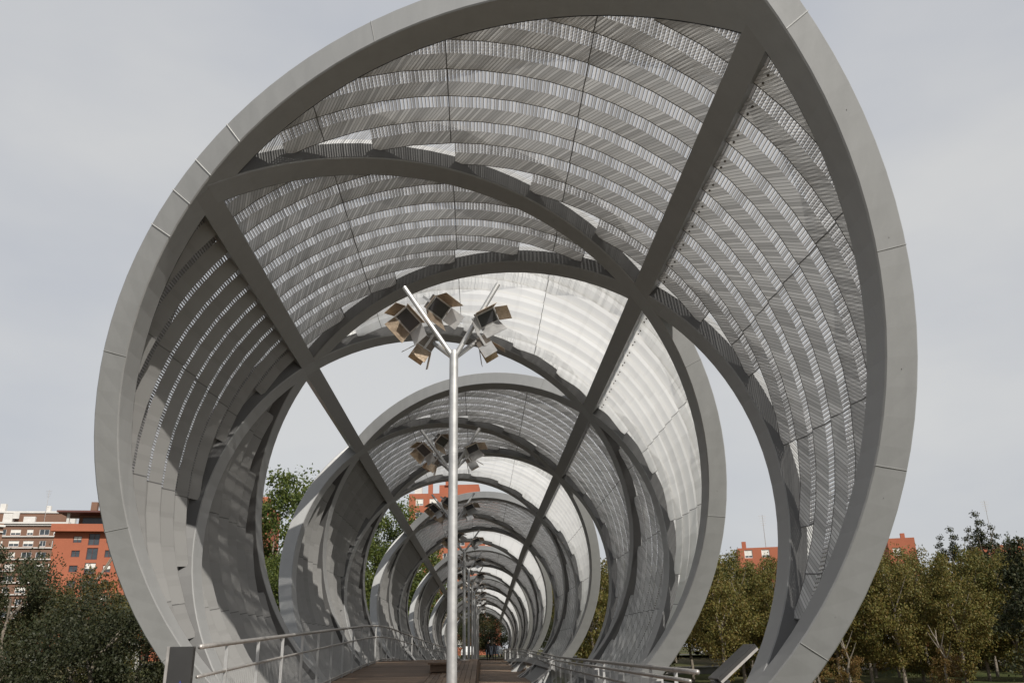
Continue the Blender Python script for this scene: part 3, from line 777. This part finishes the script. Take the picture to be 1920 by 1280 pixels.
# ---- buildings
def window_mesh(wd, h, fm, shutter=0.):
    m = MB(); f = .09
    m.box((0, -.02, h/2-f/2), (wd, .10, f), mi=0); m.box((0, -.02, -h/2+f/2), (wd, .10, f), mi=0)
    for s_ in (-1, 1): m.box((s_*(wd/2-f/2), -.02, 0), (f, .10, h-2*f), mi=0)
    m.box((0, -.02, 0), (f*.8, .08, h-2*f), mi=0)
    return m
def building(name, loc, rz, W, Dp, H, wall, wins, label, bands=(), boxes=(), fm='winframe', group=None):
    t = empty(name, loc, label, 'building', group, rz)
    # facade with real openings: piers and spandrels leave out each window
    m = MB(); m.box((0, Dp/2+.3, H/2), (W, Dp, H)); 
    xs = sorted(set([-W/2, W/2]+[x-w_/2 for x, z, w_, h in wins]+[x+w_/2 for x, z, w_, h in wins]))
    zs = sorted(set([0, H]+[z-h/2 for x, z, w_, h in wins]+[z+h/2 for x, z, w_, h in wins]))
    for a, b in zip(xs, xs[1:]):
        run = None
        for c, d in zip(zs, zs[1:]):
            cx, cz = (a+b)/2, (c+d)/2
            hole = any(abs(cx-x) < w_/2 and abs(cz-z) < h/2 for x, z, w_, h in wins)
            if not hole: run = (run[0], d) if run else (c, d)
            if hole and run: m.box(((a+b)/2, .15, (run[0]+run[1])/2), (b-a, .298, run[1]-run[0])); run = None
        if run: m.box(((a+b)/2, .15, (run[0]+run[1])/2), (b-a, .298, run[1]-run[0]))
    m.build('wall', wall, t)
    cache = {}
    for i, (x, z, w_, h) in enumerate(wins):
        key = (w_, h)
        if key not in cache:
            o = window_mesh(w_-.01, h-.01, fm).build('window', M[fm], t); g = MB(); g.box((0, .04, 0), (w_-.1, .02, h-.1)); gp = g.build('pane', M['pane'], o)
            cache[key] = (o, gp)
        else:
            o0, g0 = cache[key]; o = o0.copy(); C.objects.link(o); o.parent = t; g = g0.copy(); C.objects.link(g); g.parent = o
        o.location = (x, .16, z)
        if random.random() < .45:
            f = random.uniform(.25, .7); b = MB(); b.box((0, .0, h/2-.1-(h*f)/2), (w_-.2, .03, h*f)); b.build('blind', M['blind'], o)
    for (z, h, out) in bands:
        m = MB(); m.box((0, -out/2, z), (W+.02, out, h)); m.build('string_course', M['whitep'], t)
    for (nm, c, d, mk) in boxes:
        m = MB(); m.box(c, d); m.build(nm, M[mk], t)
    return t
def grid(W, x0, dx, nx, z0, dz, nz, w_, h): return [(x0+i*dx, z0+j*dz, w_, h) for i in range(nx) for j in range(nz)]
# orange block on the left, facade towards the camera
GB = -1.2
wins = [(x, z, w_, h) for z in (4.0, 6.8, 9.6, 12.4, 15.2, 18.1, 21.0, 23.8) for x, w_, h in ((-4.6, 1.6, 1.3), (-1.5, 2.1, 2.3), (1.6, 1.5, 1.4), (5.2, 1.6, 1.4))]
t = building('orange_building', (-76.2, 175, GB-.5), R(8), 18, 14, 25.3, M['orange'], wins,
         'orange brick apartment block with dark red windows left of the ring',
         boxes=(('balcony_parapet', (-.2, -.7, 25.95), (18.4, 1.6, 1.45), 'orange'), ('roof_slab', (.5, 2, 29.0), (18, 9, .35), 'winframe'), ('penthouse', (1.5, 5.0, 27.3), (14, 6, 3.2), 'brownb'),
                ('penthouse_window', (-2.2, 1.95, 27.4), (5, .2, 1.8), 'pane'), ('roof_post', (-6.6, -1.0, 27.7), (.5, .5, 2.4), 'whitep'), ('roof_post', (4.5, -1.0, 27.7), (.5, .5, 2.4), 'whitep'),
                ('chimney', (-4, 6, 30.6), (1.2, 1.2, 3.0), 'brownb'), ('chimney', (1.5, 6, 30.4), (1.4, 1.2, 2.6), 'orange')))
wins = [(-22+3.7*i, 2.5+3.05*j, 2.6 if (i+j) % 3 else 1.6, 1.55) for i in range(13) for j in range(12)]
building('brown_building', (-139, 238, GB-2.4), R(6), 50, 14, 38.4, M['brownb'], wins, 'brown brick apartment block with white window bands at the left edge', bands=tuple((1.35+3.05*j, .28, .45) for j in range(1, 13)), fm='winwhite',
         boxes=(('attic', (12, 6, 40), (22, 8, 3.2), 'brownb'), ('attic_cornice', (12, 6, 41.8), (22.8, 8.6, .5), 'whitep'), ('roof_edge', (0, -.3, 38.5), (50.4, 1.0, .5), 'whitep'),
                ('chimney', (5, 5, 43.2), (1.4, 1.2, 2.6), 'whitep'), ('chimney', (-4, 5, 40.2), (2.0, 1.2, 3.2), 'whitep'), ('chimney', (24, 4, 40.5), (2.0, 1.4, 3.8), 'whitep'), ('chimney', (17, 5, 43.0), (1.2, .9, 2.0), 'whitep'),
                ('water_tank', (8.5, 1, 40.0), (2.4, 1.6, 2.4), 'whitep'), ('air_conditioner', (14, 1, 39.6), (3.0, .9, 1.6), 'whitep'), ('satellite_dish', (10.5, .5, 40.6), (1.6, .3, 1.6), 'whitep')))
wins = [(-9+3.6*i, 2.5+3.05*j, 2.8, 1.5) for i in range(6) for j in range(11)]
building('brown_wing', (-126, 205, GB-1.6), R(38), 24, 12, 33, M['brownb'], wins, 'nearer brown brick wing with white windows cut by the left picture edge', bands=tuple((4.2+3.05*j, .3, .5) for j in range(10)), fm='winwhite',
         boxes=(('roof_edge', (0, -.2, 33.1), (24.5, 1.0, .5), 'whitep'),))
wins = grid(20, -8, 3.2, 6, 2.5, 3.0, 10, 1.6, 1.5)
building('orange_tower', (-55.2, 180, GB), R(4), 21, 14, 30.5, M['orange'], wins, 'orange block seen past the green tree in the first open diamond', bands=((27.8, .3, .4),), fm='winwhite',
         boxes=(('roof_hut', (6, 6, 31.8), (7, 5, 2.4), 'orange'), ('chimney', (1, 4, 33.0), (.9, .8, 2.0), 'orange')))
wins = grid(24, -7.6, 3.1, 6, 2.5, 3.0, 11, 1.7, 1.5)
building('far_orange_building', (-6.4, 190, GB), R(-3), 20, 14, 34.4, M['orange'], wins, 'tall orange block closing the view beyond the far masts', fm='winwhite',
         boxes=(('roof_hut', (1, 6, 35.6), (9, 6, 2.4), 'orange'), ('chimney', (-5.5, 3, 36.0), (1.0, .9, 3.4), 'orange'), ('chimney', (-1.5, 3, 37.6), (1.1, .9, 2.0), 'orange'), ('water_tank', (-8, 1, 35.2), (1.6, 1.4, 1.6), 'whitep')))
wins = grid(14, -5, 3.2, 4, 2.5, 3.1, 5, 1.5, 1.5)
building('orange_house', (56.5, 165, GB), R(-14), 14, 12, 18.9, M['orange'], grid(14, -5, 3.2, 4, 2.5, 3.05, 6, 1.5, 1.5), 'orange brick block peeking over the trees between two rings on the right', fm='winwhite', boxes=(('chimney', (-5.5, 4, 19.7), (.8, .8, 1.6), 'orange'),))
building('orange_house', (83, 168, GB), R(-18), 5, 12, 20.6, M['orange'], grid(9, -1, 3, 1, 2.5, 3.1, 6, 1.5, 1.5), 'small orange roof just right of the ring above the trees', fm='winwhite', boxes=(('chimney', (1, 4, 21.2), (.8, .8, 1.4), 'orange'),))
building('orange_house', (114, 170, GB), R(-20), 26, 12, 19.5, M['orange'], grid(26, -10, 3.4, 7, 2.5, 3.1, 5, 1.5, 1.5), 'long orange block above the trees at the right edge', fm='winwhite', boxes=(('chimney', (-4, 4, 20.0), (.8, .8, 1.4), 'orange'),))
# roof aerials
def aerial(x, y, z, h, label):
    t = empty('roof_aerial', (x, y, z), label, 'aerial'); m = MB(); m.tube((0, 0, 0), (0, 0, h), .07, .04, n=6); m.build('mast', M['rail'], t)
    m = MB()
    for i in range(5): m.box((0, 0, h-.3-.45*i), (1.6-.2*i, .05, .05))
    m.build('dipole', M['rail'], t)
aerial(-121, 240, 34.6, 9.5, 'thin lattice aerial on the brown building roof on the left')
aerial(101.5, 168, 15.6, 11.0, 'tall aerial above the trees at the far right')
aerial(55.8, 168, 17.8, 6.5, 'thin aerial on the orange block between the two rings')
# ---- kiosk and cars
t = empty('kiosk', (-37.5, 90, -1.6), 'small white shop front with a red awning behind the dark trees', 'kiosk')
m = MB(); m.box((0, 1.5, 1.5), (5, 3, 3.0)); m.build('wall', M['whitep'], t)
m = MB(); m.box((0, -.6, 2.5), (5.2, 1.4, .25)); m.build('awning', M['redsign'], t)
m = MB(); m.box((-.9, -.02, 1.1), (1.4, .06, 2.1)); m.box((1.2, -.02, 1.2), (1.5, .06, 1.6)); m.build('glazing', M['pane'], t)
def car(loc, rz, paint, label):
    t = empty('parked_car', loc, label, 'car', 'cars parked along the road', rz)
    prof = [(-2.1, .35), (-2.12, .75), (-1.9, .92), (-1.35, .98), (-.75, 1.42), (.75, 1.46), (1.45, 1.02), (2.0, .85), (2.1, .6), (2.05, .35)]
    m = MB(); n = len(prof)
    for s_ in (-1, 1):
        for x, z in prof: m.v.append(Vector((x, s_*(.86 if z < 1.1 else .68), z)))
    m.f = [list(range(n)), [n+i for i in range(n)][::-1]]+[[i, (i+1) % n, n+(i+1) % n, n+i][::-1] for i in range(n)]; m.mi = [0]*len(m.f)
    m.build('body', paint, t)
    for s_ in (-1, 1):
        g = MB(); y = s_*.79; g.v = [Vector(p) for p in ((-1.2, s_*.86, 1.0), (1.3, s_*.86, 1.02), (.72, s_*.70, 1.40), (-.72, s_*.70, 1.37), (-1.2, s_*.84, 1.0), (1.3, s_*.84, 1.02), (.72, s_*.68, 1.40), (-.72, s_*.68, 1.37))]
        g.f = [[0, 1, 2, 3], [7, 6, 5, 4], [0, 4, 5, 1], [1, 5, 6, 2], [2, 6, 7, 3], [3, 7, 4, 0]]; g.mi = [0]*6; g.build('side_window', M['pane'], t)
        for x in (-1.3, 1.3):
            g = MB(); g.tube((x, s_*.72, .33), (x, s_*.9, .33), .33, n=14); wh = g.build('wheel', M['rubber'], t)
            g = MB(); g.tube((x, s_*.88, .33), (x, s_*.915, .33), .2, n=10); g.build('rim', M['galv'], wh)
    return t
car((24.6, 96, -.9), R(5), M['carw'], 'white parked car behind the trees between the two rings')
car((30.5, 98.5, -.9), R(2), M['card'], 'dark parked car just right of the white one behind the trees')
car((-46, 97, -.9), R(3), M['carw'], 'white parked car at the left behind the dark trees')
car((-41, 98, -.9), R(183), M['card'], 'dark parked car beside the kiosk on the left')
car((1.6, 122, -.95), R(80), M['card'], 'dark car standing beyond the far end of the bridge')
car((-1.9, 124, -.95), R(85), M['carw'], 'white car standing beyond the far end of the bridge')
# ---- people far down the deck
def person(x, y, z, label, ph):
    t = empty('person', (x, y, z), label, 'person'); me = bpy.data.meshes.new('body')
    J = [(0, 0, .95), (0, 0, 1.2), (0, 0, 1.42), (0, 0, 1.52), (0, 0, 1.66), (-.10, 0, .90), (-.11, .16*ph, .48), (-.11, .05*ph, .07), (.10, 0, .90), (.11, -.16*ph, .48), (.11, -.22*ph, .07),
         (-.21, 0, 1.40), (-.25, -.05*ph, 1.12), (-.24, -.12*ph, .86), (.21, 0, 1.40), (.25, .05*ph, 1.12), (.24, .10*ph, .86), (-.11, -.10, .04), (.11, -.36*ph, .05)]
    E_ = [(0, 1), (1, 2), (2, 3), (3, 4), (0, 5), (5, 6), (6, 7), (0, 8), (8, 9), (9, 10), (2, 11), (11, 12), (12, 13), (2, 14), (14, 15), (15, 16), (7, 17), (10, 18)]
    rad = [.15, .15, .15, .06, .10, .10, .07, .05, .10, .07, .05, .07, .05, .04, .07, .05, .04, .04, .04]
    me.from_pydata(J, E_, []); me.materials.append(M['cloth']); o = link(bpy.data.objects.new('body', me), t)
    sk = o.modifiers.new('skin', 'SKIN')
    for v, r in zip(me.skin_vertices[0].data, rad): v.radius = (r, r*.8)
    me.skin_vertices[0].data[0].use_root = True
    o.modifiers.new('sub', 'SUBSURF').levels = 1
    h = MB(); h.tube((0, .0, 1.56), (0, 0, 1.66), .075, .095, n=8); h.tube((0, 0, 1.66), (0, 0, 1.75), .095, .04, n=8); h.build('head', M['skin'], t)
person(.55, 88, zr(88), 'person in dark clothes walking far down the right lane', 1)
person(1.15, 90, zr(90), 'person in dark clothes at the right of the far walking pair', -1)
